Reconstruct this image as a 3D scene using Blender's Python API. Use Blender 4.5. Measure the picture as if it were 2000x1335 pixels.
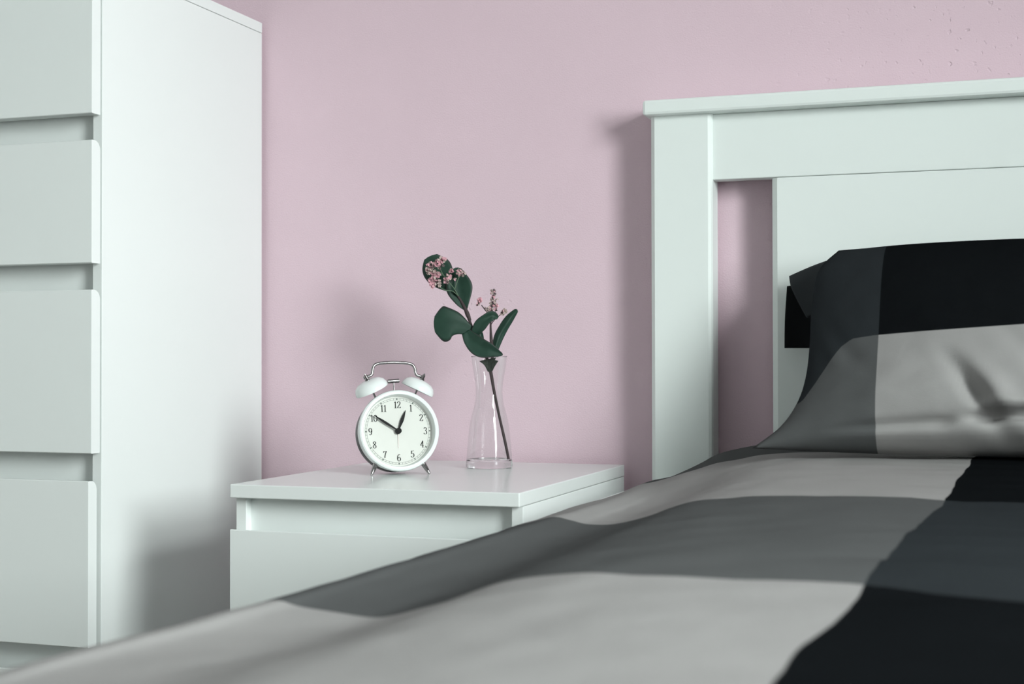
import bpy, bmesh, math, random
from mathutils import Vector, Matrix, noise

for o in list(bpy.data.objects):
    bpy.data.objects.remove(o, do_unlink=True)
scn = bpy.context.scene
COL = scn.collection

# ------------------------------------------------------------------ camera
CR = Vector((0.94443696, 0.32868841, -0.00166163))
CU = Vector((0.00586224, -0.01178938, 0.99991332))
CF = Vector((-0.32864033, 0.94436484, 0.01306118))
CP = Vector((0.5651, -2.1705, 0.7105))
cam_d = bpy.data.cameras.new('camera')
cam = bpy.data.objects.new('camera', cam_d)
COL.objects.link(cam)
m = Matrix((CR, CU, -CF)).transposed().to_4x4()
m.translation = CP
cam.matrix_world = m
cam_d.sensor_width = 36.0
cam_d.lens = 2804.2 / 2000 * 36
cam_d.clip_start = 0.02
cam_d.dof.use_dof = True
cam_d.dof.focus_distance = 2.11
cam_d.dof.aperture_fstop = 8.0
scn.camera = cam

# ------------------------------------------------------------------ world, light, exposure
w = bpy.data.worlds.new('daylight')
scn.world = w
w.use_nodes = True
bg = w.node_tree.nodes['Background']
bg.inputs[0].default_value = (0.80, 0.90, 1.0, 1)
bg.inputs[1].default_value = 1.0

WX = 2.15                      # inner face of the window wall
WY0, WY1, WZ0, WZ1 = -2.62, -1.42, 0.80, 2.10
ld = bpy.data.lights.new('window_right_offscreen', 'AREA')
ld.shape = 'RECTANGLE'
ld.size = 2.1
ld.size_y = 2.1
ld.energy = 540
ld.color = (0.93, 1.0, 0.985)
lo = bpy.data.objects.new('window_right_offscreen', ld)
COL.objects.link(lo)
lo.location = (WX + 0.95, (WY0 + WY1) / 2, (WZ0 + WZ1) / 2 + 0.25)
lo.rotation_euler = (0, math.radians(90 - 35), 0)     # bright sky, facing down into the room

vs = scn.view_settings
vs.view_transform = 'Standard'
vs.look = 'None'
vs.gamma = 1.0
vs.use_curve_mapping = False
vs.exposure = 0.0

# ------------------------------------------------------------------ materials
def new_mat(name):
    mt = bpy.data.materials.new(name)
    mt.use_nodes = True
    nt = mt.node_tree
    return mt, nt, nt.nodes['Principled BSDF']

def N(nt, typ, **kw):
    n = nt.nodes.new(typ)
    for k, v in kw.items():
        setattr(n, k, v)
    return n

def plain(name, col, rough=0.5, metal=0.0, grain=0.0, scale=300.0, spec=0.5, var=0.0, coat=0.0):
    mt, nt, b = new_mat(name)
    b.inputs['Base Color'].default_value = (*col, 1)
    b.inputs['Roughness'].default_value = rough
    b.inputs['Metallic'].default_value = metal
    b.inputs['Specular IOR Level'].default_value = spec
    b.inputs['Coat Weight'].default_value = coat
    tc = N(nt, 'ShaderNodeTexCoord')
    nz = N(nt, 'ShaderNodeTexNoise')
    nz.inputs['Scale'].default_value = scale
    nz.inputs['Detail'].default_value = 4
    nt.links.new(tc.outputs['Object'], nz.inputs['Vector'])
    if grain:
        bp = N(nt, 'ShaderNodeBump')
        bp.inputs['Strength'].default_value = grain
        bp.inputs['Distance'].default_value = 0.001
        nt.links.new(nz.outputs['Fac'], bp.inputs['Height'])
        nt.links.new(bp.outputs['Normal'], b.inputs['Normal'])
    if var:
        mx = N(nt, 'ShaderNodeMix', data_type='RGBA')
        mx.inputs['A'].default_value = (*[c * (1 - var) for c in col], 1)
        mx.inputs['B'].default_value = (*[min(1, c * (1 + var)) for c in col], 1)
        nt.links.new(nz.outputs['Fac'], mx.inputs['Factor'])
        nt.links.new(mx.outputs['Result'], b.inputs['Base Color'])
    return mt

M = {}
M['white_foil'] = plain('white_foil', (0.78, 0.815, 0.80), 0.42, grain=0.02, scale=500, spec=0.4)
M['white_top'] = plain('white_top', (0.78, 0.815, 0.80), 0.22, grain=0.008, scale=120, spec=0.5)
M['white_paint'] = plain('white_paint', (0.825, 0.875, 0.850), 0.40, grain=0.03, scale=250, spec=0.4)
M['room_white'] = plain('room_grey_plaster', (0.53, 0.54, 0.535), 0.9, grain=0.1, scale=60)
M['bell_white'] = plain('bell_white_enamel', (0.80, 0.84, 0.83), 0.25, spec=0.5, coat=0.3)
M['case_white'] = plain('case_white_enamel', (0.74, 0.76, 0.75), 0.18, spec=0.5)
M['case_dark'] = plain('case_dark_back', (0.012, 0.013, 0.013), 0.3)
M['dial'] = plain('dial_ivory', (0.69, 0.685, 0.655), 0.8, spec=0.2)
M['ink'] = plain('ink_black', (0.008, 0.009, 0.008), 0.7, spec=0.1)
M['ink_grey'] = plain('ink_grey', (0.10, 0.12, 0.105), 0.6)
M['hand'] = plain('hand_black', (0.005, 0.005, 0.005), 0.6, spec=0.08)
M['alarm_hand'] = plain('alarm_hand_tin', (0.42, 0.36, 0.33), 0.4, metal=0.4)
M['chrome'] = plain('chrome', (0.33, 0.315, 0.315), 0.10, metal=1.0)
M['inner_ring'] = plain('bezel_inner_white', (0.74, 0.76, 0.75), 0.5)
M['stem'] = plain('stem_brown', (0.045, 0.028, 0.030), 0.7, grain=0.5, scale=400, var=0.3)
M['stem_green'] = plain('pedicel_green', (0.10, 0.16, 0.10), 0.7)
M['petal_pink'] = plain('petal_pink', (0.66, 0.36, 0.41), 0.8, scale=180, var=0.45)
M['petal_cream'] = plain('petal_cream', (0.50, 0.40, 0.37), 0.8, scale=220, var=0.45)
M['petal_dark'] = plain('petal_withered', (0.10, 0.075, 0.075), 0.8)
M['calyx'] = plain('calyx_olive', (0.022, 0.028, 0.021), 0.7, grain=0.4, scale=400, var=0.3)
M['floor'] = plain('floor_oak_laminate', (0.26, 0.23, 0.20), 0.5, grain=0.05, scale=40, var=0.1)
M['mattress'] = plain('mattress_ticking', (0.75, 0.75, 0.74), 0.9, grain=0.2, scale=200)
M['case_black'] = plain('pillowcase_black', (0.0065, 0.0075, 0.0085), 0.9, grain=0.2, scale=500, spec=0.2)
M['case_charcoal'] = plain('pillowcase_charcoal', (0.026, 0.030, 0.033), 0.9, grain=0.2, scale=500, spec=0.2)

def wall_mat():
    mt, nt, b = new_mat('pink_plaster')
    b.inputs['Roughness'].default_value = 0.85
    b.inputs['Specular IOR Level'].default_value = 0.25
    tc = N(nt, 'ShaderNodeTexCoord')
    n1 = N(nt, 'ShaderNodeTexNoise'); n1.inputs['Scale'].default_value = 9; n1.inputs['Detail'].default_value = 3
    n2 = N(nt, 'ShaderNodeTexNoise'); n2.inputs['Scale'].default_value = 420; n2.inputs['Detail'].default_value = 4
    n4 = N(nt, 'ShaderNodeTexNoise'); n4.inputs['Scale'].default_value = 2.6; n4.inputs['Detail'].default_value = 2
    for n in (n1, n2, n4):
        nt.links.new(tc.outputs['Object'], n.inputs['Vector'])
    mx = N(nt, 'ShaderNodeMix', data_type='RGBA')
    mx.inputs['A'].default_value = (0.735, 0.560, 0.628, 1)
    mx.inputs['B'].default_value = (0.775, 0.590, 0.660, 1)
    nt.links.new(n1.outputs['Fac'], mx.inputs['Factor'])
    nt.links.new(mx.outputs['Result'], b.inputs['Base Color'])
    # flaked dents in the plaster: a rough patch high up behind the bed, a few strays elsewhere
    n5 = N(nt, 'ShaderNodeTexNoise'); n5.inputs['Scale'].default_value = 105; n5.inputs['Detail'].default_value = 2.5
    nt.links.new(tc.outputs['Object'], n5.inputs['Vector'])
    mr = N(nt, 'ShaderNodeMapRange'); mr.inputs['From Min'].default_value = 0.628; mr.inputs['From Max'].default_value = 0.72
    nt.links.new(n5.outputs['Fac'], mr.inputs['Value'])
    sx = N(nt, 'ShaderNodeSeparateXYZ'); nt.links.new(tc.outputs['Object'], sx.inputs[0])
    gx = N(nt, 'ShaderNodeMapRange'); gx.inputs['From Min'].default_value = 0.10; gx.inputs['From Max'].default_value = 0.50
    nt.links.new(sx.outputs['X'], gx.inputs['Value'])
    gz = N(nt, 'ShaderNodeMapRange'); gz.inputs['From Min'].default_value = 0.95; gz.inputs['From Max'].default_value = 1.10
    nt.links.new(sx.outputs['Z'], gz.inputs['Value'])
    gm = N(nt, 'ShaderNodeMath', operation='MULTIPLY'); nt.links.new(gx.outputs['Result'], gm.inputs[0]); nt.links.new(gz.outputs['Result'], gm.inputs[1])
    gate = N(nt, 'ShaderNodeMapRange'); gate.inputs['From Min'].default_value = 0.55; gate.inputs['From Max'].default_value = 0.70
    nt.links.new(n4.outputs['Fac'], gate.inputs['Value'])
    gs = N(nt, 'ShaderNodeMath', operation='ADD', use_clamp=True); nt.links.new(gm.outputs[0], gs.inputs[0]); nt.links.new(gate.outputs['Result'], gs.inputs[1])
    mul = N(nt, 'ShaderNodeMath', operation='MULTIPLY')
    nt.links.new(mr.outputs['Result'], mul.inputs[0]); nt.links.new(gs.outputs[0], mul.inputs[1])
    b1 = N(nt, 'ShaderNodeBump'); b1.inputs['Strength'].default_value = 0.35; b1.inputs['Distance'].default_value = 0.0015
    nt.links.new(n2.outputs['Fac'], b1.inputs['Height'])
    b2 = N(nt, 'ShaderNodeBump'); b2.inputs['Strength'].default_value = 0.75; b2.inputs['Distance'].default_value = 0.0014; b2.invert = True
    nt.links.new(mul.outputs[0], b2.inputs['Height']); nt.links.new(b1.outputs['Normal'], b2.inputs['Normal'])
    b3 = N(nt, 'ShaderNodeBump'); b3.inputs['Strength'].default_value = 0.12; b3.inputs['Distance'].default_value = 0.01
    nt.links.new(n1.outputs['Fac'], b3.inputs['Height']); nt.links.new(b2.outputs['Normal'], b3.inputs['Normal'])
    nt.links.new(b3.outputs['Normal'], b.inputs['Normal'])
    return mt
M['pink'] = wall_mat()

def leaf_mat():
    mt, nt, b = new_mat('leaf_green')
    b.inputs['Roughness'].default_value = 0.55
    b.inputs['Specular IOR Level'].default_value = 0.35
    tc = N(nt, 'ShaderNodeTexCoord')
    n1 = N(nt, 'ShaderNodeTexNoise'); n1.inputs['Scale'].default_value = 90; n1.inputs['Detail'].default_value = 3
    nt.links.new(tc.outputs['Object'], n1.inputs['Vector'])
    uv = N(nt, 'ShaderNodeUVMap'); sp = N(nt, 'ShaderNodeSeparateXYZ')
    nt.links.new(uv.outputs['UV'], sp.inputs[0])
    mx = N(nt, 'ShaderNodeMix', data_type='RGBA')
    mx.inputs['A'].default_value = (0.009, 0.034, 0.022, 1); mx.inputs['B'].default_value = (0.019, 0.056, 0.037, 1)
    nt.links.new(n1.outputs['Fac'], mx.inputs['Factor'])
    # purple-brown rim: u runs -1..1 across the leaf
    ab = N(nt, 'ShaderNodeMath', operation='ABSOLUTE'); nt.links.new(sp.outputs['X'], ab.inputs[0])
    rm = N(nt, 'ShaderNodeMapRange'); rm.inputs['From Min'].default_value = 0.86; rm.inputs['From Max'].default_value = 1.0
    nt.links.new(ab.outputs[0], rm.inputs['Value'])
    m2 = N(nt, 'ShaderNodeMix', data_type='RGBA'); m2.inputs['B'].default_value = (0.035, 0.032, 0.032, 1)
    nt.links.new(mx.outputs['Result'], m2.inputs['A']); nt.links.new(rm.outputs['Result'], m2.inputs['Factor'])
    nt.links.new(m2.outputs['Result'], b.inputs['Base Color'])
    return mt
M['leaf'] = leaf_mat()

def cloth_mat(name, rows, cols, uoff=0.0):
    """cotton with woven checks; UV.x picks the column band, UV.y the row band.
    cols: list of (edge, kind) kind 'L' or 'K'; rows: list of (edge, kind) 'l' or 'd'; the first entry starts at -inf."""
    mt, nt, b = new_mat(name)
    b.inputs['Roughness'].default_value = 0.85
    b.inputs['Specular IOR Level'].default_value = 0.0
    uv = N(nt, 'ShaderNodeUVMap'); sp = N(nt, 'ShaderNodeSeparateXYZ')
    nt.links.new(uv.outputs['UV'], sp.inputs[0])
    def mask(sock, bands, on):
        # 1 where the band containing the coordinate is of kind `on`
        acc = None
        prev = 1.0 if bands[0][1] == on else 0.0
        val = N(nt, 'ShaderNodeValue'); val.outputs[0].default_value = prev
        acc = val.outputs[0]
        for e, k in bands[1:]:
            cur = 1.0 if k == on else 0.0
            if cur == prev: continue
            mr = N(nt, 'ShaderNodeMapRange'); mr.inputs['From Min'].default_value = e - 0.0006; mr.inputs['From Max'].default_value = e + 0.0006
            mr.inputs['To Min'].default_value = 0.0; mr.inputs['To Max'].default_value = cur - prev
            nt.links.new(sock, mr.inputs['Value'])
            ad = N(nt, 'ShaderNodeMath', operation='ADD')
            nt.links.new(acc, ad.inputs[0]); nt.links.new(mr.outputs['Result'], ad.inputs[1])
            acc = ad.outputs[0]; prev = cur
        return acc
    rd = mask(sp.outputs['Y'], rows['bands'], 'd')
    ck = mask(sp.outputs['X'], cols['bands'], 'K')
    a = N(nt, 'ShaderNodeMix', data_type='RGBA'); a.inputs['A'].default_value = (*rows['Ll'], 1); a.inputs['B'].default_value = (*rows['Ld'], 1)
    c = N(nt, 'ShaderNodeMix', data_type='RGBA'); c.inputs['A'].default_value = (*rows['Kl'], 1); c.inputs['B'].default_value = (*rows['Kd'], 1)
    nt.links.new(rd, a.inputs['Factor']); nt.links.new(rd, c.inputs['Factor'])
    f = N(nt, 'ShaderNodeMix', data_type='RGBA')
    nt.links.new(a.outputs['Result'], f.inputs['A']); nt.links.new(c.outputs['Result'], f.inputs['B']); nt.links.new(ck, f.inputs['Factor'])
    nt.links.new(f.outputs['Result'], b.inputs['Base Color'])
    tc = N(nt, 'ShaderNodeTexCoord')
    n1 = N(nt, 'ShaderNodeTexNoise'); n1.inputs['Scale'].default_value = 900; n1.inputs['Detail'].default_value = 2
    n2 = N(nt, 'ShaderNodeTexNoise'); n2.inputs['Scale'].default_value = 35; n2.inputs['Detail'].default_value = 3
    nt.links.new(tc.outputs['Object'], n1.inputs['Vector']); nt.links.new(tc.outputs['Object'], n2.inputs['Vector'])
    b1 = N(nt, 'ShaderNodeBump'); b1.inputs['Strength'].default_value = 0.2; b1.inputs['Distance'].default_value = 0.0006
    nt.links.new(n1.outputs['Fac'], b1.inputs['Height'])
    b2 = N(nt, 'ShaderNodeBump'); b2.inputs['Strength'].default_value = 0.10; b2.inputs['Distance'].default_value = 0.006
    nt.links.new(n2.outputs['Fac'], b2.inputs['Height']); nt.links.new(b1.outputs['Normal'], b2.inputs['Normal'])
    nt.links.new(b2.outputs['Normal'], b.inputs['Normal'])
    return mt

M['duvet'] = cloth_mat('duvet_check_cotton',
    {'bands': [(-9, 'd'), (-1.86, 'l'), (-1.286, 'd'), (-0.724, 'l'), (-0.195, 'd')], 'Ll': (0.305, 0.298, 0.293), 'Ld': (0.094, 0.097, 0.098),
     'Kl': (0.0065, 0.0075, 0.0085), 'Kd': (0.026, 0.030, 0.033)},
    {'bands': [(-9, 'L'), (0.0, 'K'), (0.42, 'L'), (0.95, 'K')]})
M['pillow'] = cloth_mat('pillow_check_cotton',
    {'bands': [(-9, 'l'), (0.0, 'd')], 'Ll': (0.305, 0.298, 0.293), 'Ld': (0.0065, 0.0075, 0.0085),
     'Kl': (0.094, 0.097, 0.098), 'Kd': (0.026, 0.030, 0.033)},
    {'bands': [(-9, 'K'), (0.406, 'L'), (0.834, 'K')]})

def clear_glass(name, tint=(0.97, 0.985, 0.98), f0=1.45, gain=1.0, rough=0.02):
    """thin-walled clear glass: fresnel mirror over straight transmission"""
    mt = bpy.data.materials.new(name); mt.use_nodes = True
    nt = mt.node_tree; nt.nodes.clear()
    out = N(nt, 'ShaderNodeOutputMaterial')
    tr = N(nt, 'ShaderNodeBsdfTransparent'); tr.inputs[0].default_value = (*tint, 1)
    gl = N(nt, 'ShaderNodeBsdfGlossy'); gl.inputs['Roughness'].default_value = rough
    fr = N(nt, 'ShaderNodeFresnel'); fr.inputs['IOR'].default_value = f0
    mu = N(nt, 'ShaderNodeMath', operation='MULTIPLY'); mu.inputs[1].default_value = gain; mu.use_clamp = True
    mx = N(nt, 'ShaderNodeMixShader')
    mn = N(nt, 'ShaderNodeMath', operation='MINIMUM'); mn.inputs[1].default_value = 0.20
    nt.links.new(fr.outputs[0], mu.inputs[0]); nt.links.new(mu.outputs[0], mn.inputs[0]); nt.links.new(mn.outputs[0], mx.inputs[0])
    nt.links.new(tr.outputs[0], mx.inputs[1]); nt.links.new(gl.outputs[0], mx.inputs[2])
    nt.links.new(mx.outputs[0], out.inputs[0])
    return mt
M['thin_glass'] = clear_glass('vase_wall_glass')
M['clock_glass'] = clear_glass('clock_glass', (0.99, 1.0, 0.99), 1.35, 0.25, 0.45)
def thick_glass():
    mt, nt, b = new_mat('vase_base_glass')
    b.inputs['Base Color'].default_value = (0.97, 1.0, 0.99, 1)
    b.inputs['Transmission Weight'].default_value = 1.0
    b.inputs['Roughness'].default_value = 0.03
    b.inputs['IOR'].default_value = 1.46
    return mt
M['thick_glass'] = thick_glass()

# ------------------------------------------------------------------ object helpers
def link(name, me, mat=None, parent=None, smooth=False):
    o = bpy.data.objects.new(name, me)
    COL.objects.link(o)
    if mat: me.materials.append(M[mat] if isinstance(mat, str) else mat)
    if parent: o.parent = parent
    if smooth:
        for p in me.polygons: p.use_smooth = True
    return o

def from_bm(name, bm, mat=None, parent=None, smooth=False):
    me = bpy.data.meshes.new(name)
    bm.normal_update(); bm.to_mesh(me); bm.free()
    return link(name, me, mat, parent, smooth)

def from_py(name, vs_, fs, mat=None, parent=None, smooth=False):
    me = bpy.data.meshes.new(name)
    me.from_pydata([tuple(v) for v in vs_], [], fs); me.update()
    bm = bmesh.new(); bm.from_mesh(me); bmesh.ops.recalc_face_normals(bm, faces=bm.faces); bm.to_mesh(me); bm.free()
    return link(name, me, mat, parent, smooth)

def empty(name, loc, label, cat, group=None):
    o = bpy.data.objects.new(name, None)
    COL.objects.link(o); o.location = loc
    o.empty_display_size = 0.05
    tag(o, label, cat, group)
    return o

def tag(o, label=None, cat=None, group=None, kind=None):
    if label: o['label'] = label
    if cat: o['category'] = cat
    if group: o['group'] = group
    if kind: o['kind'] = kind
    return o

def box(name, x0, x1, y0, y1, z0, z1, mat, parent=None, bev=0.001, seg=2, org=(0, 0, 0)):
    bm = bmesh.new()
    bmesh.ops.create_cube(bm, size=1)
    for v in bm.verts:
        v.co = Vector((x0 + (v.co.x + .5) * (x1 - x0) - org[0], y0 + (v.co.y + .5) * (y1 - y0) - org[1], z0 + (v.co.z + .5) * (z1 - z0) - org[2]))
    if bev:
        bmesh.ops.bevel(bm, geom=bm.edges[:], offset=bev, segments=seg, profile=0.5, affect='EDGES')
    return from_bm(name, bm, mat, parent)

def prism_x(name, prof, x0, x1, mat, parent=None, org=(0, 0, 0), bev=0.0):
    """profile of (y, z) points swept along x"""
    n = len(prof)
    v = [(x0 - org[0], y - org[1], z - org[2]) for y, z in prof] + [(x1 - org[0], y - org[1], z - org[2]) for y, z in prof]
    f = [tuple(range(n)), tuple(range(2 * n - 1, n - 1, -1))] + [(i, (i + 1) % n, n + (i + 1) % n, n + i) for i in range(n)]
    return from_py(name, v, f, mat, parent)

def prism_z(name, prof, z0, z1, mat, parent=None, org=(0, 0, 0)):
    """profile of (x, y) points raised along z"""
    n = len(prof)
    v = [(x - org[0], y - org[1], z0 - org[2]) for x, y in prof] + [(x - org[0], y - org[1], z1 - org[2]) for x, y in prof]
    f = [tuple(range(n)), tuple(range(2 * n - 1, n - 1, -1))] + [(i, (i + 1) % n, n + (i + 1) % n, n + i) for i in range(n)]
    return from_py(name, v, f, mat, parent)

def cham(x0, x1, yf, yb, cl, dl, cr, dr):
    return [(x0, yb), (x0, yf + dl), (x0 + cl * .08, yf + dl * .6), (x0 + cl, yf), (x1 - cr, yf), (x1 - cr * .3, yf + dr * .3), (x1, yf + dr), (x1, yb)]

def lathe(prof, seg=48, mtx=None):
    """(r, h) profile round local z; returns verts, faces (open profile)"""
    v, f = [], []
    for r, h in prof:
        for k in range(seg):
            a = 2 * math.pi * k / seg
            p = Vector((r * math.cos(a), r * math.sin(a), h))
            v.append(mtx @ p if mtx else p)
    for i in range(len(prof) - 1):
        for k in range(seg):
            k2 = (k + 1) % seg
            f.append((i * seg + k, i * seg + k2, (i + 1) * seg + k2, (i + 1) * seg + k))
    return v, f

def lathe_obj(name, prof, mat, parent=None, seg=48, mtx=None, closed=False, smooth=True):
    if closed: prof = list(prof) + [prof[0]]
    v, f = lathe(prof, seg, mtx)
    o = from_py(name, v, f, mat, parent)
    bm = bmesh.new(); bm.from_mesh(o.data)
    bmesh.ops.remove_doubles(bm, verts=bm.verts, dist=1e-6)
    bmesh.ops.recalc_face_normals(bm, faces=bm.faces)
    bm.to_mesh(o.data); bm.free()
    if smooth: sm(o)
    return o

def sm(o, ang=35):
    for p in o.data.polygons: p.use_smooth = True
    bm = bmesh.new(); bm.from_mesh(o.data)
    for e in bm.edges:
        if len(e.link_faces) == 2 and e.calc_face_angle(0) > math.radians(ang): e.smooth = False
    bm.to_mesh(o.data); bm.free()

def catmull(pts, n):
    """smooth resample of a list of tuples (any dimension) to n points"""
    P = [Vector(p) if len(p) in (2, 3, 4) else p for p in pts]
    out = []
    L = len(P)
    for i in range(n):
        t = i / (n - 1) * (L - 1)
        k = min(int(t), L - 2); t -= k
        p0 = P[max(k - 1, 0)]; p1 = P[k]; p2 = P[k + 1]; p3 = P[min(k + 2, L - 1)]
        out.append(0.5 * ((2 * p1) + (p2 - p0) * t + (2 * p0 - 5 * p1 + 4 * p2 - p3) * t * t + (3 * p1 - p0 - 3 * p2 + p3) * t ** 3))
    return out

def tube_geo(path, rad, seg=10, v=None, f=None):
    v = [] if v is None else v
    f = [] if f is None else f
    base = len(v)
    n = len(path)
    prev = None
    for i, p in enumerate(path):
        d = (path[min(i + 1, n - 1)] - path[max(i - 1, 0)]).normalized()
        if prev is None:
            a = d.orthogonal().normalized()
        else:
            a = (prev - d * prev.dot(d)).normalized()
        prev = a
        b = d.cross(a)
        r = rad[i] if isinstance(rad, (list, tuple)) else rad
        for k in range(seg):
            t = 2 * math.pi * k / seg
            v.append(p + (a * math.cos(t) + b * math.sin(t)) * r)
    for i in range(n - 1):
        for k in range(seg):
            k2 = (k + 1) % seg
            f.append((base + i * seg + k, base + i * seg + k2, base + (i + 1) * seg + k2, base + (i + 1) * seg + k))
    f.append(tuple(base + k for k in range(seg))[::-1])
    f.append(tuple(base + (n - 1) * seg + k for k in range(seg)))
    return v, f

def tube(name, path, rad, mat, parent=None, seg=10):
    v, f = tube_geo([Vector(p) for p in path], rad, seg)
    o = from_py(name, v, f, mat, parent)
    sm(o, 50)
    return o

def sstep(a, b, x):
    t = max(0.0, min(1.0, (x - a) / (b - a)))
    return t * t * (3 - 2 * t)

# ------------------------------------------------------------------ room
RX0, RX1, RY0, RZ = -1.62, WX, -3.7, 2.55
def struct(name, *a, **k):
    o = box(name, *a, **k); o['kind'] = 'structure'; return o
struct('floor', RX0 - .1, RX1 + .2, RY0 - .1, .1, -.1, 0, 'floor', bev=0)
struct('wall_back', RX0 - .1, RX1 + .2, 0, .1, 0, RZ, 'pink', bev=0)
struct('wall_left', RX0 - .1, RX0, RY0, 0, 0, RZ, 'room_white', bev=0)
struct('wall_front', RX0 - .1, RX1 + .2, RY0 - .1, RY0, 0, RZ, 'room_white', bev=0)
struct('ceiling', RX0 - .1, RX1 + .2, RY0 - .1, .1, RZ, RZ + .1, 'room_white', bev=0)
# window wall: four pieces round one opening, one mesh
bm = bmesh.new()
for (y0, y1, z0, z1) in ((RY0, WY0, 0, RZ), (WY1, 0, 0, RZ), (WY0, WY1, 0, WZ0), (WY0, WY1, WZ1, RZ)):
    r = bmesh.ops.create_cube(bm, size=1)
    for v in r['verts']:
        v.co = Vector((WX + (v.co.x + .5) * .2, y0 + (v.co.y + .5) * (y1 - y0), z0 + (v.co.z + .5) * (z1 - z0)))
o = from_bm('wall_right', bm, 'room_white'); o['kind'] = 'structure'
win = bpy.data.objects.new('window_1', None); COL.objects.link(win); win.location = (WX, (WY0 + WY1) / 2, WZ0); win['kind'] = 'structure'
wo = tuple(win.location)
for (y0, y1, z0, z1) in ((WY0, WY0 + .05, WZ0, WZ1), (WY1 - .05, WY1, WZ0, WZ1), (WY0, WY1, WZ0, WZ0 + .05), (WY0, WY1, WZ1 - .05, WZ1)):
    box('window_frame', WX + .06, WX + .11, y0, y1, z0, z1, 'white_paint', win, bev=.004, org=wo)
box('window_mullion', WX + .065, WX + .105, WY0, WY1, WZ1 - .48, WZ1 - .43, 'white_paint', win, bev=.004, org=wo)
box('window_sill', WX - .06, WX + .06, WY0 - .04, WY1 + .04, WZ0 - .03, WZ0, 'white_paint', win, bev=.004, org=wo)

# ------------------------------------------------------------------ chests
def drawer_profile(yf, yb, z0, z1, r=0.013):
    p = [(yf + .001, z0), (yf, z0 + .001), (yf, z1 - .001), (yf + .001, z1)]
    for k in range(7):
        a = math.pi / 2 * k / 6
        p.append((yb - r + r * math.sin(a), z1 - r + r * math.cos(a)))
    p += [(yb, z0 + .001), (yb - .001, z0)]
    return p

def chest(name, label, x0, x1, yb, yp, yt, yd, ztop, tth, pth, drawers, plinth):
    """x0..x1 outer width; yb back, yp side panel front, yt top panel front, yd drawer front plane; drawers: rows of (z0, z1, split)"""
    e = empty(name, ((x0 + x1) / 2, (yb + yp) / 2, 0), label, 'dresser' if ztop > 1 else 'nightstand')
    og = tuple(e.location)
    B = lambda n, *a, **k: box(n, *a, parent=e, org=og, **k)
    B('top_panel', x0, x1, yt, yb, ztop - tth, ztop, 'white_top' if ztop < 1 else 'white_foil', bev=.0012)
    B('side_panel', x0 + .0005, x0 + pth, yp, yb, 0, ztop - tth - .0006, 'white_foil', bev=.0007)
    B('side_panel', x1 - pth, x1 - .0005, yp, yb, 0, ztop - tth - .0006, 'white_foil', bev=.0007)
    B('back_panel', x0 + pth, x1 - pth, yb - .006, yb - .001, .03, ztop - tth, 'white_foil', bev=0)
    rec = yp + .013
    zprev = ztop - tth
    for z0, z1, split in drawers:
        # recessed rail in the finger gap above this drawer
        B('rail', x0 + pth, x1 - pth, rec, rec + .016, z1 - .03, zprev + (.02 if zprev < ztop - tth else -.0005), 'white_foil', bev=0)
        xs = [x0 + .0018, x1 - .0018] if not split else [x0 + .0018, (x0 + x1) / 2, x1 - .0018]
        for a, b in zip(xs[:-1], xs[1:]):
            dx = -.0030 if abs(z0 - .315) < .001 else 0.0     # this drawer hangs a little askew
            prism_x('drawer', drawer_profile(yd + dx * .7, yp - .0025 + dx * .9, z0, z1), a + (.0015 if a != xs[0] else 0) + dx, b - (.0015 if b != xs[-1] else 0) + dx, 'white_foil', e, og)
        zprev = z0
    B('plinth', x0 + pth, x1 - pth, rec, rec + .016, 0, zprev + .02, 'white_foil', bev=0)
    return e

chest('tall_dresser', 'tall white chest of drawers standing against the pink wall', -.6356 - .80, -.6356, -.010, -.4635, -.4655, -.486,
      1.2854, .0175, .0158,
      [(1.055, 1.228, True), (.847, 1.018, False), (.583, .810, False), (.315, .545, False), (.050, .278, False)], .04)
chest('nightstand', 'low white two-drawer nightstand between the tall dresser and the bed', -.3995, 0.0, -.0200, -.5045, -.5202, -.5222,
      .55, .0174, .0155, [(.292, .4915, False), (.055, .2545, False)], .04)

# ------------------------------------------------------------------ bed
BX0, BX1 = .052, 1.748
bed = empty('bed', ((BX0 + BX1) / 2, -1.05, 0), 'white painted wooden bed frame with a tall panelled headboard', 'bed')
bo = tuple(bed.location)
B = lambda n, *a, **k: box(n, *a, parent=bed, org=bo, **k)
for a, b in ((BX0, BX0 + .094), (BX1 - .094, BX1)):
    prism_z('headboard_post', cham(a, b, -.062, -.018, .007, .010, .006, .006), 0, 1.0785, 'white_paint', bed, bo)
B('headboard_cap', .0440, BX1 + .008, -.078, -.012, 1.0775, 1.1005, 'white_paint', bev=.0045, seg=2)
B('headboard_rail', BX0 + .093, BX1 - .093, -.053, -.026, .9795, 1.0775, 'white_paint', bev=.0015)
prism_z('headboard_panel', cham(.2325, BX1 - .1815, -.0525, -.028, .0085, .009, .0085, .009), .36, .9788, 'white_paint', bed, bo)
B('headboard_rail', BX0 + .093, BX1 - .093, -.053, -.026, .26, .36, 'white_paint', bev=.0015)
for a, b in ((BX0 + .008, BX0 + .034), (BX1 - .034, BX1 - .008)):
    B('side_rail', a, b, -2.06, -.0625, .33, .532, 'white_paint', bev=.003)
B('foot_rail', BX0, BX1, -2.085, -2.055, .24, .50, 'white_paint', bev=.003)
for a, b in ((BX0, BX0 + .06), (BX1 - .06, BX1)):
    B('leg', a, b, -2.085, -2.03, 0, .24, 'white_paint', bev=.003)
mt_ = box('mattress', .185, 1.615, -2.035, -.075, .34, .5480, 'mattress', bev=.045, seg=5)
tag(mt_, 'thick pale mattress lying in the white bed under the duvet', 'mattress')
# slats the mattress rests on
for k in range(9):
    y = -2.0 + k * .235
    B('slat', BX0 + .033, BX1 - .033, y - .04, y + .04, .322, .341, 'white_paint', bev=0)

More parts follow.
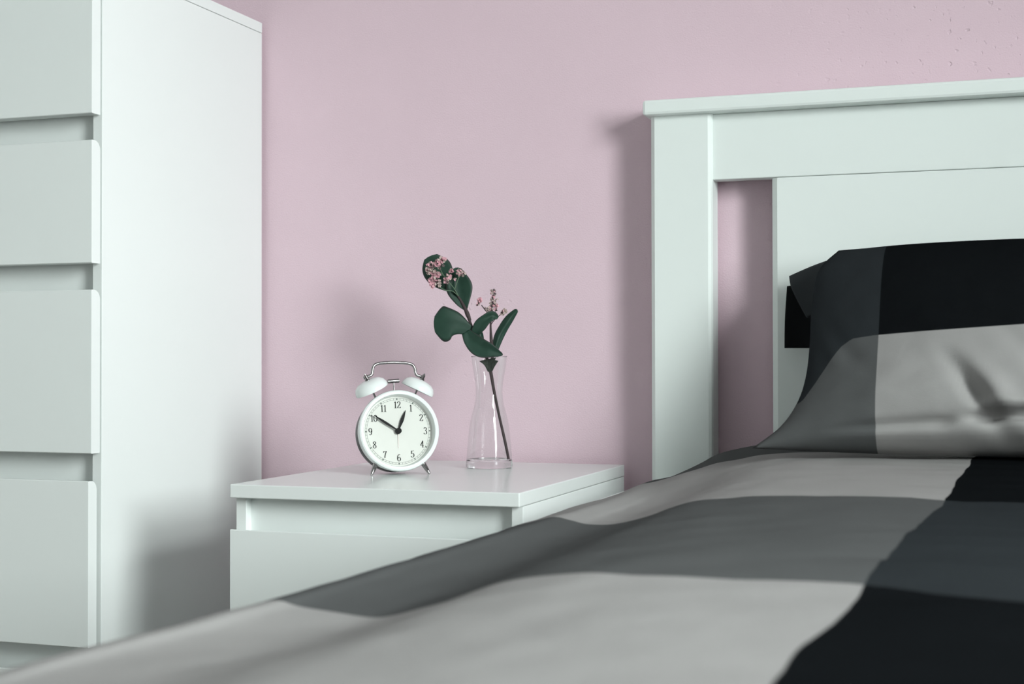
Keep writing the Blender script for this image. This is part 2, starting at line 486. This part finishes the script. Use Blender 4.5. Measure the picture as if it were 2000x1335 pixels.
# duvet: a quilted cloth over mattress and side rails
def cross(y):
    t = (y + 1.286) / (1.286 - .724)          # 0 at B, 1 at A
    rx = .086 + max(-.5, min(1.25, t)) * .024
    rz = .5455 + (.004 * sstep(-1.25, -1.55, y))
    up = .010 * sstep(-.72, -.30, y)
    body = [(.0385, .40), (.0395, .46), (.043, .505), (.052, .529), (rx - .018, rz - .004), (rx, rz), (rx + .018, .5425), (.146, .5390), (.172, .5400), (.205, .5490), (.232, .5590), (.258, .5665),
            (.292, .5715), (.34, .5745), (.45, .5765), (.62, .577), (.9, .577)]
    head = [(.0385, .40), (.0395, .46), (.043, .500), (.050, .520), (.066, .5345), (.088, .540), (.108, .5455), (.146, .5565), (.172, .5625), (.205, .5685), (.232, .572), (.258, .5735),
            (.292, .575), (.34, .5755), (.45, .5765), (.62, .577), (.9, .577)]
    h = sstep(-.50, -.18, y)
    flat = sstep(-1.30, -1.62, y)             # towards the foot the quilt lies flatter over the rail
    lift = {6: .006, 7: .0125, 8: .0145, 9: .0105, 10: .0055, 11: .002}
    body = [(x, z + flat * lift.get(i, 0)) for i, (x, z) in enumerate(body)]
    out = []
    for (x1, z1), (x2, z2) in zip(body, head):
        x = x1 + (x2 - x1) * h; z = z1 + (z2 - z1) * h
        z += up * sstep(.12, .30, x)
        z += .014 * sstep(-.205, -.150, y) * sstep(.12, .17, x) * sstep(.36, .24, x)
        out.append((x, z))
    return out

def duvet():
    NX, y0, y1, NY = 150, -2.085, -.125, 300
    half = NX // 2
    V, F, UV = [], [], []
    for j in range(NY + 1):
        y = y0 + (y1 - y0) * j / NY
        c = cross(y)
        left = catmull(c, 96)
        # resample by arclength so that the visible left half is dense
        row = [(p[0], p[1]) for p in left]
        row += [(1.8 - p[0], p[1]) for p in reversed(left[:-1])]
        for x, z in row:
            q = Vector((x * 5, y * 5, 0))
            edge = sstep(.06, .16, x) * sstep(1.74, 1.64, x)
            z += .0022 * edge * noise.noise(Vector((x * 7, y * 4.2, 1.7)))
            z += .0015 * noise.noise(Vector((x * 21 + y * 9, y * 17 - x * 12, 4.2))) * edge
            z += .0012 * (1 - edge) * noise.noise(Vector((x * 10, y * 16, 9.1)))
            # ripples across the black band
            rip = sstep(.40, .50, x) * sstep(1.1, .9, x)
            ph = y * 78 + 2.2 * noise.noise(Vector((x * 3, y * 6, 0.3))) + 1.5 * noise.noise(Vector((x * 9, y * 11, 5.3)))
            z += rip * .0013 * (math.sin(ph * .45) * .5 + 1.5 * noise.noise(Vector((x * 5, y * 30, 7.7))))
            xx = x
            if x < .10:      # soft vertical folds on the hanging hem
                xx -= .004 * sstep(.54, .45, z) * noise.noise(Vector((0, y * 14, 2.0)))
            V.append((xx, y, z))
            UV.append((x - (.4985 + .037 * (y + .84)) + .0065 * noise.noise(Vector((x * 3, y * 9, 3.3))) + .0015 * noise.noise(Vector((1.5, y * 24, 8.3))), y + .42 * max(0, x - .48) * sstep(.9, .7, x) * sstep(-1.0, -1.2, y) + .004 * noise.noise(Vector((x * 8, y * 3, 6.1)))))
    W = 191
    # foot end drops down
    base = len(V)
    for k in range(6):
        t = (k + 1) / 6
        for i in range(W):
            x, y, z = V[i]
            V.append((x, y0 - .012 * math.sin(t * math.pi / 2), z - .14 * t * t if z > .45 else z - .0 ))
            UV.append((UV[i][0], UV[i][1] - .13 * t))
    for j in range(NY):
        for i in range(W - 1):
            a = j * W + i
            F.append((a, a + 1, a + W + 1, a + W))
    for k in range(6):
        for i in range(W - 1):
            a = (base + (k - 1) * W + i) if k else i
            bq = base + k * W + i
            F.append((a, bq, bq + 1, a + 1))
    me = bpy.data.meshes.new('duvet')
    me.from_pydata(V, [], F); me.update()
    ul = me.uv_layers.new(name='UVMap')
    for lp in me.loops: ul.data[lp.index].uv = UV[lp.vertex_index]
    o = link('duvet', me, 'duvet', None, True)
    md = o.modifiers.new('thickness', 'SOLIDIFY'); md.thickness = .007; md.offset = -1
    return o
dv = duvet()
tag(dv, 'grey and black checked cotton duvet spread over the white bed', 'duvet')

# ------------------------------------------------------------------ pillow
def pillow():
    # seam outline: left edge from the bottom corner up, (x, y, z)
    left = [(.2500, -.330, .598), (.284, -.318, .625), (.303, -.300, .655), (.311, -.275, .688), (.313, -.250, .730), (.312, -.220, .780), (.317, -.185, .832), (.340, -.150, .862)]
    bvals = [0.0, .17, .33, .50, .64, .78, .92, 1.0]
    cx = .62
    NA, NB = 120, 72
    def left_at(b):
        for k in range(len(bvals) - 1):
            if b <= bvals[k + 1] + 1e-9:
                t = (b - bvals[k]) / (bvals[k + 1] - bvals[k])
                P = [Vector(p) for p in left]
                p0 = P[max(k - 1, 0)]; p1 = P[k]; p2 = P[k + 1]; p3 = P[min(k + 2, len(P) - 1)]
                return 0.5 * ((2 * p1) + (p2 - p0) * t + (2 * p0 - 5 * p1 + 4 * p2 - p3) * t * t + (3 * p1 - p0 - 3 * p2 + p3) * t ** 3)
    def mid_at(b):
        # centre line: bottom seam to top seam
        return Vector((cx, -.315 + .165 * b, .592 + .276 * b))
    ZR = [(.20, .640), (.31, .664), (.328, .690), (.343, .715), (.357, .735), (.372, .746), (.40, .7500), (.46, .7545), (.58, .762), (.62, .763)]
    def zrow(x):
        x = min(x, 2 * cx - x)
        for (x0, z0), (x1, z1) in zip(ZR[:-1], ZR[1:]):
            if x <= x1: return z0 + (z1 - z0) * max(0, (x - x0)) / (x1 - x0)
        return ZR[-1][1]
    V, F, UV = [], [], []
    grids = []
    for side in (1, -1):
        g = []
        for j in range(NB + 1):
            b = j / NB
            L = left_at(b); C = mid_at(b)
            R_ = Vector((2 * cx - L.x, L.y, L.z))
            row = []
            for i in range(NA + 1):
                a = i / NA
                s = abs(2 * a - 1)                       # 0 centre .. 1 edge
                E = L if a < .5 else R_
                # z blends quickly from the edge curve to the straight rows of the middle
                k = 1 - (1 - s) ** 1.0
                kz = s ** 3.2
                p = Vector((C.x + (E.x - C.x) * k, C.y + (E.y - C.y) * kz, C.z + (E.z - C.z) * kz))
                pr = max(0.0, (1 - s ** 2.2)) ** .70 * max(0.0, 1 - abs(2 * b - 1) ** 3.0) ** .60
                if side > 0:
                    h = .112 * pr
                    n = Vector((0, -.87, .22))
                    wr = noise.noise(Vector((a * 6, b * 3, 2.0))) * .006 + noise.noise(Vector((a * 17 + b * 6, b * 11 - a * 5, 8.0))) * .0022
                    # creases fanning from the lower middle, and a pinch above the bottom seam
                    t_ = (b - .22) / .13                       # diagonal fold: valley on the left, ridge on the right
                    c_ = (a - .352 + (b - .22) * .34) / .020
                    cr = -.017 * math.exp(-c_ * c_ - t_ * t_) + .011 * math.exp(-((c_ - 1.9) / 1.3) ** 2 - t_ * t_)
                    c_ = (b - .125 - .10 * (a - .36)) / .018   # crease under the overhang to the right of it
                    cr += (-.026 * math.exp(-c_ * c_) + .009 * math.exp(-((c_ - 2.4) / 1.5) ** 2)) * sstep(.33, .39, a)
                    c_ = (a + b * .45 - .62) / .03
                    cr += -.006 * math.exp(-c_ * c_) * sstep(.1, .25, b) * sstep(.6, .35, b)
                    cr += -.010 * math.exp(-(((b - .10 - .06 * (a - .2)) / .020) ** 2)) * sstep(.08, .20, a) * sstep(.34, .30, a)
                    cr += .006 * math.exp(-(((b - .06) / .03) ** 2)) * sstep(.06, .18, a)
                    cr += -.008 * math.exp(-(((a + b * .22 - .15) / .016) ** 2)) * sstep(.38, .55, b)
                    cr += -.006 * math.exp(-(((a + b * .30 - .24) / .020) ** 2)) * sstep(.35, .5, b) * sstep(.95, .8, b)
                    h += (wr + cr) * min(1, pr * 1.6)
                    p += n * h
                else:
                    h = .062 * pr + .004 * noise.noise(Vector((a * 5, b * 4, 5.0))) * pr
                    p += Vector((0, .87, -.25)) * h
                idx = len(V)
                if side < 0 and (i in (0, NA) or j in (0, NB)):
                    idx = grids[0][j][i]
                else:
                    V.append(p); UV.append((p.x, p.z - zrow(p.x) + .008))
                row.append(idx)
            g.append(row)
        grids.append(g)
        for j in range(NB):
            for i in range(NA):
                q = (g[j][i], g[j][i + 1], g[j + 1][i + 1], g[j + 1][i])
                F.append(q if side > 0 else q[::-1])
    e = empty('pillow', (cx, -.28, .585), 'plump checked pillow leaning on the white headboard', 'pillow')
    og = e.location
    me = bpy.data.meshes.new('pillow_body')
    me.from_pydata([tuple(v - og) for v in V], [], F); me.update()
    ul = me.uv_layers.new(name='UVMap')
    for lp in me.loops: ul.data[lp.index].uv = UV[lp.vertex_index]
    link('pillow_body', me, 'pillow', e, True)

    # empty top corner of the pillowcase folded back against the headboard, with its hem hanging down
    def sheet(name, rows, mat, n=14, th=.004):
        rs = [catmull(r, n) for r in rows]
        cols_ = [catmull([rs[k][i] for k in range(len(rs))], n) for i in range(n)]
        v, f = [], []
        for c in cols_: v += [q - og for q in c]
        for i in range(n - 1):
            for j in range(n - 1):
                f.append((i * n + j, i * n + j + 1, (i + 1) * n + j + 1, (i + 1) * n + j))
        o = from_py(name, v, f, mat, e, True)
        md = o.modifiers.new('thickness', 'SOLIDIFY'); md.thickness = th; md.offset = 0
        return o
    sheet('pillowcase_corner', [[(.2645, -.092, .8300), (.300, -.100, .8440), (.345, -.130, .8560)],
                                [(.2720, -.118, .8100), (.305, -.130, .8150), (.345, -.160, .8200)],
                                [(.2950, -.140, .7700), (.315, -.150, .7760), (.345, -.190, .780)]], 'case_charcoal')
    sheet('pillowcase_flap', [[(.2590, -.082, .8170), (.290, -.078, .8200), (.335, -.090, .8200)],
                              [(.2575, -.092, .7700), (.290, -.086, .7700), (.335, -.100, .7700)],
                              [(.2570, -.094, .7280), (.290, -.088, .7280), (.335, -.100, .7280)]], 'case_black')
    return e
pillow()

# ------------------------------------------------------------------ alarm clock
def digit_strokes(ch):
    """stroke skeletons in a box 0.6 wide, 1 high"""
    S = {
     '0': [[(.30, 1), (.10, .82), (.06, .5), (.10, .18), (.30, 0), (.50, .18), (.54, .5), (.50, .82), (.30, 1)]],
     '1': [[(.32, 0), (.32, 1)], [(.32, .98), (.20, .86), (.10, .84)], [(.12, .01), (.52, .01)]],
     '2': [[(.10, .74), (.14, .92), (.30, 1), (.48, .92), (.52, .74), (.42, .52), (.22, .28), (.08, .05)], [(.08, .04), (.30, .06), (.52, .03), (.56, .20)]],
     '3': [[(.10, .82), (.18, .96), (.32, 1), (.47, .90), (.47, .68), (.36, .55), (.24, .53)], [(.30, .54), (.46, .46), (.53, .28), (.47, .08), (.28, 0), (.12, .06), (.08, .18)]],
     '4': [[(.40, 0), (.40, 1)], [(.40, .98), (.22, .62), (.04, .28)], [(.04, .27), (.58, .27)], [(.26, .01), (.54, .01)]],
     '5': [[(.16, .97), (.34, .93), (.50, 1)], [(.16, .97), (.13, .52)], [(.13, .52), (.28, .60), (.46, .52), (.53, .32), (.46, .10), (.28, 0), (.12, .05), (.08, .18)]],
     '6': [[(.48, .90), (.34, 1), (.16, .84), (.08, .5), (.10, .2), (.22, .02), (.34, 0), (.50, .12), (.54, .32), (.46, .52), (.32, .58), (.16, .48), (.09, .34)]],
     '7': [[(.06, .78), (.12, .96)], [(.10, .95), (.32, .90), (.54, .98)], [(.54, .98), (.38, .62), (.28, .28), (.26, 0)]],
     '8': [[(.30, 1), (.14, .90), (.14, .70), (.32, .54), (.50, .36), (.50, .12), (.30, 0), (.10, .12), (.10, .34), (.28, .52), (.46, .70), (.46, .90), (.30, 1)]],
     '9': [[(.12, .10), (.26, 0), (.44, .16), (.52, .5), (.50, .8), (.38, .98), (.26, 1), (.10, .88), (.06, .68), (.14, .48), (.28, .42), (.44, .52), (.51, .66)]],
    }
    return S[ch]

def nib(pts, thick, thin, n=26):
    c = [Vector((p[0], p[1], 0)) for p in pts]
    c = catmull(c, n) if len(c) > 2 else [c[0].lerp(c[1], i / 5) for i in range(6)]
    v, f = [], []
    for i, p in enumerate(c):
        d = (c[min(i + 1, len(c) - 1)] - c[max(i - 1, 0)]).normalized()
        wd = thin + (thick - thin) * abs(d.y) ** 1.6
        nn = Vector((-d.y, d.x, 0)) * wd / 2
        v += [p + nn, p - nn]
    for i in range(len(c) - 1):
        f.append((2 * i, 2 * i + 1, 2 * i + 3, 2 * i + 2))
    return v, f

def clock():
    face = math.radians(36)          # turned from -y towards +x
    tilt = math.radians(10)          # leans back
    ctr = Vector((-.2515, -.3072, .6128))
    e = empty('alarm_clock', (ctr.x, ctr.y, .55), 'small white twin-bell alarm clock showing ten to one on the nightstand', 'alarm clock')
    # local frame: X right on the face, Y up on the face, Z out of the face (towards the viewer)
    nrm = Vector((math.sin(face) * math.cos(tilt), -math.cos(face) * math.cos(tilt), math.sin(tilt)))
    rt = Vector((math.cos(face), math.sin(face), 0))
    up = nrm.cross(rt)
    LM = (Matrix((rt, up, nrm)).transposed() * 1.015).to_4x4()
    LM.translation = ctr - Vector(e.location)
    T = lambda p: LM @ Vector(p)
    R0 = .0570
    # bezel ring, closed section round local Z; its front lies at z = 0
    lathe_obj('bezel', [(.0505, -.0050), (.0502, -.0012), (.0512, .0006), (.0540, .0010), (.0562, -.0004), (R0, -.0030), (R0, -.0075), (.0550, -.0085), (.0550, -.0120), (.0505, -.0120)], 'bell_white', e, 72, LM, closed=True)
    lathe_obj('bezel_lining', [(.0506, -.0015), (.0488, -.0112), (.0500, -.0118), (.0515, -.0060)], 'inner_ring', e, 72, LM, closed=True)
    lathe_obj('case', [(.0545, -.0080), (.0545, -.0255)], 'case_white', e, 72, LM)
    lathe_obj('case_back', [(.0545, -.0255), (.0548, -.0265), (.0545, -.0420), (.0515, -.0450), (.0001, -.0455)], 'case_dark', e, 72, LM)
    dial = lathe_obj('dial', [(.0001, -.0112), (.0502, -.0112), (.0502, -.0118), (.0001, -.0118)], 'dial', e, 72, LM)
    zd = -.0109
    # minute track: two thin circles, 60 ticks, heavier dots at the hours
    v, f = [], []
    def ring(r0, r1, n=120):
        b = len(v)
        for k in range(n):
            a = 2 * math.pi * k / n
            v.append(T((r0 * math.cos(a), r0 * math.sin(a), zd))); v.append(T((r1 * math.cos(a), r1 * math.sin(a), zd)))
        for k in range(n):
            k2 = (k + 1) % n
            f.append((b + 2 * k, b + 2 * k2, b + 2 * k2 + 1, b + 2 * k + 1))
    ring(.0464, .0467); ring(.0440, .0443)
    for k in range(60):
        a = math.pi / 2 - 2 * math.pi * k / 60
        wd = .00085 if k % 5 == 0 else .0002
        d = Vector((math.cos(a), math.sin(a), 0)); nn = Vector((-d.y, d.x, 0)) * wd
        b = len(v)
        for r in (.0441, .0466):
            for s in (1, -1):
                q = d * r + nn * s; v.append(T((q.x, q.y, zd + .00004)))
        f.append((b, b + 1, b + 3, b + 2))
    from_py('minute_track', v, f, 'ink_grey', dial)
    h = .0094
    for k in range(1, 13):
        s = str(k)
        a = math.pi / 2 - 2 * math.pi * k / 12
        r = .0372
        adv = .56 if len(s) == 2 else 0
        v, f = [], []
        for q, ch in enumerate(s):
            dx = (q - (len(s) - 1) / 2) * (.50 if k == 11 else .56) - .30
            for st in digit_strokes(ch):
                vv, ff = nib(st, .145, .052)
                b = len(v)
                for p in vv:
                    x = r * math.cos(a) * 1.05 + (p.x + dx) * h * .94; y = r * math.sin(a) + (p.y - .5) * h
                    v.append(T((x, y, zd + .00005)))
                f += [tuple(b + i for i in t) for t in ff]
        from_py('numeral', v, f, 'ink', dial)
    # hands
    def hand(name, ang, prof, z, mat, th=.0006):
        d = Vector((math.sin(ang), math.cos(ang), 0)); nn = Vector((d.y, -d.x, 0))
        out = [(t, wd) for t, wd in prof] + [(t, -wd) for t, wd in reversed(prof)]
        n = len(out)
        v = [T(d * t + nn * wd + Vector((0, 0, z))) for t, wd in out] + [T(d * t + nn * wd + Vector((0, 0, z - th))) for t, wd in out]
        f = [tuple(range(n)), tuple(range(2 * n - 1, n - 1, -1))] + [(i, (i + 1) % n, n + (i + 1) % n, n + i) for i in range(n)]
        return from_py(name, v, f, mat, e)
    hand('alarm_hand', math.radians(180.5), [(.000, .0003), (.0235, .00022)], -.0098, 'alarm_hand')
    hand('hour_hand', math.radians(21.5), [(.000, .0010), (.006, .0012), (.016, .0024), (.022, .0019), (.0315, .0002)], -.0082, 'hand')
    hand('minute_hand', math.radians(303.2), [(.000, .0010), (.006, .0011), (.020, .0017), (.028, .0015), (.0405, .0003)], -.0062, 'hand')
    lathe_obj('hub', [(.0001, -.0034), (.0022, -.0036), (.0040, -.0046), (.0042, -.0060), (.0042, -.0108)], 'hand', e, 32, LM)
    lathe_obj('glass', [(.0001, -.0020), (.0508, -.0022)], 'clock_glass', e, 72, LM)
    # bells, posts, nuts
    zb = -.0225
    for s in (-1, 1):
        ax = Vector((s * .435, .90, .22)).normalized()          # bell axis in the local frame
        rim = Vector((s * .0322, .0595, zb))
        q = ax.to_track_quat('Z', 'Y').to_matrix().to_4x4()
        BM_ = LM @ Matrix.Translation(rim) @ q
        prof = [(.0240, .0), (.0242, .0012), (.0236, .0050), (.0212, .0098), (.0165, .0135), (.0095, .0156), (.0001, .0162)]
        inner = [(.0001, .0150), (.0090, .0145), (.0155, .0125), (.0202, .0090), (.0226, .0048), (.0232, .0010)]
        bell = lathe_obj('bell', prof + inner + [prof[0]], 'bell_white', e, 48, BM_)
        nut = lathe_obj('nut', [(.0001, .0262), (.0010, .0260), (.0012, .0240), (.0022, .0238), (.0024, .0185), (.0036, .0180), (.0036, .0160), (.0001, .0158)], 'chrome', bell, 16, BM_)
        nut['label'] = 'chrome thumb nut'
        # stem from the case up through the bell
        p = lathe_obj('bell_post', [(.0014, -.0175), (.0014, .0160)], 'chrome', e, 16, BM_)
    # carrying handle (above the bells, joined to the nuts)
    path = [(-.0425, .0772, zb), (-.0375, .0792, zb), (-.0318, .0815, zb), (-.0300, .0860, zb), (-.0295, .0905, zb), (-.0270, .0955, zb), (-.0215, .0980, zb), (-.0120, .0992, zb), (0, .0997, zb)]
    path = [(x * 1.03, y, z) for x, y, z in path]
    path = path + [(-x, y, z) for x, y, z in reversed(path[:-1])]
    tube('handle', [T(p) for p in catmull(path, 64)], .0022, 'chrome', e, 12)
    # hammer between the bells
    hm = tube('hammer_head', [T((-.0100, .0724, zb)), T((-.0094, .0724, zb)), T((.0066, .0734, zb)), T((.0072, .0734, zb))], [.0020, .0029, .0029, .0020], 'chrome', e, 16)
    tube('hammer_stem', [T((-.0010, .0535, zb)), T((-.0010, .0727, zb))], .0010, 'chrome', hm, 10)
    for s in (-1, 1):
        a = Vector((s * .0318, -.0420, -.0105)); b = Vector((s * .0415, -.0618, -.0040))
        pts = [a.lerp(b, t) for t in (0, .25, .5, .75, .93, 1.0)]
        tube('leg', [T(p) for p in pts], [.0036, .0036, .0033, .0026, .0018, .0007], 'chrome', e, 14)
    return e
clock()

# ------------------------------------------------------------------ vase with sprig
VC = Vector((-.1780, -.1400, .55))
PX = .000777
vase = empty('glass_vase', VC, 'slim clear glass vase with a narrow waist on the nightstand', 'vase')
hw = [(907, 44.5), (904, 45.3), (898, 45), (890, 44.3), (875, 43), (860, 41.7), (845, 40.3), (830, 38.4), (818, 36.4), (806, 33.6), (796, 30.6), (786, 28.2), (776, 26.6), (765, 25.8), (755, 25.9), (745, 26.9), (733, 28.8), (720, 31.2), (708, 33.0), (699, 34.0), (696, 34.3)]
outer = [(h_ * PX, (907 - y) * PX * 1.015) for y, h_ in hw]
lathe_obj('vase_wall', outer[1:], 'thin_glass', vase, 64, None)
lathe_obj('vase_rim', [(.02665 - .0003 + .0010 * math.cos(a), (.1640 + .0004) * 1.015 + .0009 * math.sin(a)) for a in [2 * math.pi * k / 10 for k in range(10)]], 'thick_glass', vase, 64, None, closed=True)
lathe_obj('vase_base', [(.0001, .0004), (.0335, .0004), (.0346, .0012), (.0350, .0030), (.0350, .0110), (.0336, .0128), (.0310, .0122), (.0180, .0108), (.0001, .0104)], 'thick_glass', vase, 64, None)

U = Vector((CR.x, CR.y, 0)).normalized()
Wd = Vector((U.y, -U.x, 0))                # towards the room
sprig = empty('flower_sprig', VC + Vector((0, 0, .0125)), 'artificial sprig with pink florets and dark green leaves standing in the glass vase', 'flower')
so = sprig.location
def S(px, py, wv=0.0):
    """sprig plan: 1 unit = 0.777 mm, measured from the vase axis and its foot"""
    return VC + U * ((px - 955.5) * PX) + Vector((0, 0, (907 - py) * PX * 1.004)) + Wd * wv - so

rnd = random.Random(4)
def stem(name, pts, rads, mat, parent, n=40, seg=8):
    c = catmull([tuple(S(*p)) for p in pts], n)
    rr = catmull([(r, 0) for r in rads], n)
    v, f = tube_geo(c, [max(.0003, r[0] * PX) for r in rr], seg)
    o = from_py(name, v, f, mat, parent); sm(o, 60)
    return o
stem('stem', [(993, 890.5, .004), (985, 852, .003), (975, 808, .002), (965, 760, 0), (957, 716, 0), (946, 684, .002), (931, 655, .004), (920, 630, .004), (910, 603, .002), (899, 582, 0), (888, 566, .004)],
     [2.8, 2.9, 2.7, 3.0, 3.6, 3.0, 2.8, 2.6, 3.6, 2.4, 1.3], 'stem', sprig, 60)
stem('stem', [(957, 716, 0), (962, 694, -.003), (960, 668, -.005), (958.5, 640, -.005), (958.5, 612, -.002)], [3.4, 3.2, 3.6, 2.2, 1.8], 'stem', sprig)
stem('sheath', [(919, 624, .004), (914, 612, .003), (909, 600, .002)], [2.8, 4.6, 3.4], 'stem', sprig, 14)

def leaf(spine, widths, fold, curl, seedw):
    n, mcs = 26, 9
    c = catmull([(p[0], p[1], p[2]) for p in spine], n)
    ww = catmull([(x, 0) for x in widths], n)
    V, F, UVs = [], [], []
    for i in range(n):
        a = c[max(i - 1, 0)]; b = c[min(i + 1, n - 1)]
        d = Vector((b[0] - a[0], b[1] - a[1])).normalized()
        pn = Vector((-d.y, d.x))
        hw_ = max(.25, ww[i][0])
        if i == n - 1: hw_ *= .35
        for k in range(mcs):
            s = -1 + 2 * k / (mcs - 1)
            off = fold * abs(s) * hw_ * PX + curl * (s * s) * hw_ * PX * math.sin(i / n * 3.1) + .0012 * noise.noise(Vector((i * .16, s * 1.4, seedw)))
            V.append(S(c[i][0] + pn.x * s * hw_, c[i][1] + pn.y * s * hw_, c[i][2] + off))
            UVs.append((s, i / (n - 1)))
    for i in range(n - 1):
        for k in range(mcs - 1):
            q = i * mcs + k
            F.append((q, q + 1, q + mcs + 1, q + mcs))
    me = bpy.data.meshes.new('leaf')
    me.from_pydata([tuple(v) for v in V], [], F); me.update()
    ul = me.uv_layers.new(name='UVMap')
    for lp in me.loops: ul.data[lp.index].uv = UVs[lp.vertex_index]
    o = link('leaf', me, 'leaf', sprig, True)
    md = o.modifiers.new('thickness', 'SOLIDIFY'); md.thickness = .0007; md.offset = 0
    return o
leaf([(888, 570, .001), (876, 553, -.004), (860, 533, -.008), (849, 515, -.010), (841, 498, -.008)], [1.5, 17, 28, 26.5, 12], .03, -.05, 1.0)
leaf([(911, 604, .003), (905, 588, .000), (899, 565, -.004), (895, 544, -.006), (893, 521, -.002)], [2, 14, 25, 22, 7], .20, .10, 2.0)
leaf([(926, 652, .006), (908, 638, .009), (888, 630, .012), (868, 630.5, .012), (849, 631, .008)], [10, 14, 25, 34, 13], .06, -.15, 3.0)
leaf([(911, 646, .010), (921, 660, .014), (937, 675, .019), (957, 682, .023), (982, 690, .024)], [9, 15, 18, 14, 2], .25, .2, 4.0)
leaf([(926, 652, .008), (938, 634, .011), (951, 621, .013), (963, 615, .012), (973, 619, .008)], [7, 12, 10, 9.5, 3], .3, .1, 5.0)
leaf([(964, 690, -.004), (973, 658, -.006), (984, 636, -.008), (996, 618, -.010), (1010, 602, -.010)], [5, 9, 9, 8, 3.5], -.75, .0, 6.0)
leaf([(939, 672, .002), (940, 658, .003), (939.5, 642, .002)], [2, 5.5, 2], .3, 0, 7.0)
leaf([(957, 722, .003), (955, 708, .006), (953, 698, .009)], [4, 9, 17], .1, .2, 8.0).data.materials[0] = M['calyx']
leaf([(958, 720, -.002), (961, 708, -.004), (963, 699, -.006)], [4, 7, 11], .1, .2, 9.0).data.materials[0] = M['calyx']

# thin flower stalks and small-flowered heads
v, f = [], []
def stalk(pts, r):
    tube_geo([Vector(p) for p in catmull([tuple(S(*p)) for p in pts], 12)], r * PX, 6, v, f)
stalk([(896, 576, .003), (885, 567, .007), (872, 566, .010), (861, 560, .010)], .9)
stalk([(896, 576, .003), (888, 562, .008), (879, 551, .012), (866, 534, .012), (860, 520, .010)], .9)
stalk([(889, 564, .007), (893, 553, .009), (897, 542, .010), (903, 533, .010)], .9)
stalk([(867, 536, .012), (856, 540, .012), (848, 552, .012)], .8)
stalk([(866, 534, .012), (852, 528, .012), (842, 528, .012)], .8)
sp_ = from_py('stalk', v, f, 'stem_green', sprig); sm(sp_, 60)
v, f = [], []
stalk([(958.5, 616, -.002), (950, 606, .001), (941, 594, .003)], 1.0)
stalk([(958.5, 616, -.002), (961, 600, 0), (964, 580, .002), (966, 570, .002)], 1.2)
stalk([(959, 632, -.004), (966, 622, -.004), (978, 612, -.003), (986, 606, -.002)], .8)
sp_ = from_py('stalk', v, f, 'stem', sprig); sm(sp_, 60)

def florets(name, spots, mats, label, size=(2.6, 3.8)):
    """each floret: five cupped petals; a head of them is one mesh with several colours"""
    V, F, MI = [], [], []
    for (px, py, wv, rad, cnt, weights) in spots:
        for _ in range(int(cnt * 1.9)):
            a = rnd.uniform(0, 2 * math.pi); rr = rad * math.sqrt(rnd.random())
            c = S(px + rr * math.cos(a), py + rr * math.sin(a), wv + rnd.uniform(-.003, .004))
            ax = (Wd * rnd.uniform(.3, 1) + U * rnd.uniform(-.9, .9) + Vector((0, 0, rnd.uniform(-.4, 1)))).normalized()
            t1 = ax.orthogonal().normalized(); t2 = ax.cross(t1)
            sz = rnd.uniform(*size) * PX
            mi = rnd.choices(range(len(mats)), weights)[0]
            ph = rnd.uniform(0, 6.28)
            for k in range(5):
                th = ph + k * 2 * math.pi / 5
                dr = t1 * math.cos(th) + t2 * math.sin(th); sd = ax.cross(dr)
                b = len(V)
                V.extend([c, c + dr * sz * .55 + sd * sz * .42 + ax * sz * .18, c + dr * sz * 1.05 + ax * sz * .42, c + dr * sz * .55 - sd * sz * .42 + ax * sz * .18])
                F.append((b, b + 1, b + 2, b + 3)); MI.append(mi)
    me = bpy.data.meshes.new(name)
    me.from_pydata([tuple(q) for q in V], [], F); me.update()
    for m_ in mats: me.materials.append(M[m_])
    for p, i in zip(me.polygons, MI): p.material_index = i
    o = link(name, me, None, sprig)
    o['label'] = label; o['kind'] = 'stuff'
    return o
pk, cm, dk = (8, 2.5, .3), (2, 6, .8), (1, 4, 2.5)
florets('floret_cluster', [(866, 507, .012, 6, 12, pk), (857, 514, .013, 7, 14, pk), (844, 519, .013, 7, 14, (4, 5, 1)), (838, 528, .013, 6, 12, cm), (848, 533, .014, 8, 14, (3, 5, 1)), (855, 536, .014, 6, 10, pk),
        (846, 546, .014, 7, 14, pk), (848, 556, .013, 5, 8, pk), (857, 549, .013, 5, 8, cm), (861, 555, .012, 4, 6, dk), (872, 548, .013, 5, 8, cm), (878, 540, .013, 5, 9, (4, 5, 1)), (883, 529, .013, 4, 8, pk), (862, 520, .012, 6, 6, dk)],
        ['petal_pink', 'petal_cream', 'petal_dark'], 'pink and cream florets packed in a head')
florets('floret_cluster', [(899, 529, .012, 5, 9, cm), (905, 533, .012, 5, 9, (1, 5, 2)), (896, 535, .012, 4, 6, dk), (891, 544, .012, 2, 2, cm)],
        ['petal_pink', 'petal_cream', 'petal_dark'], 'small cream florets')
florets('floret_cluster', [(938, 586, .004, 5.5, 14, (9, 1, .6)), (933, 592, .004, 3, 3, (5, 2, 2))], ['petal_pink', 'petal_cream', 'petal_dark'], 'pink floret head', (2.4, 3.4))
florets('floret_cluster', [(963, 570, .003, 5.5, 9, (1, 4, 3)), (965, 581, .003, 7, 10, (1, 3, 4)), (962, 592, .003, 6, 9, (1, 4, 2)), (958, 601, .003, 6, 10, (2, 5, 2)), (968, 597, .003, 5, 7, (5, 3, 1)), (968, 604, .003, 4, 5, (3, 2, 3)), (951, 603, .003, 4, 4, dk)],
        ['petal_pink', 'petal_cream', 'petal_dark'], 'faded cream and brown florets', (2.3, 3.3))
florets('floret_cluster', [(985, 605, -.002, 4.5, 9, (2, 3, 4)), (981, 611, -.002, 3, 4, dk)], ['petal_pink', 'petal_cream', 'petal_dark'], 'withered brown florets', (2.3, 3.3))
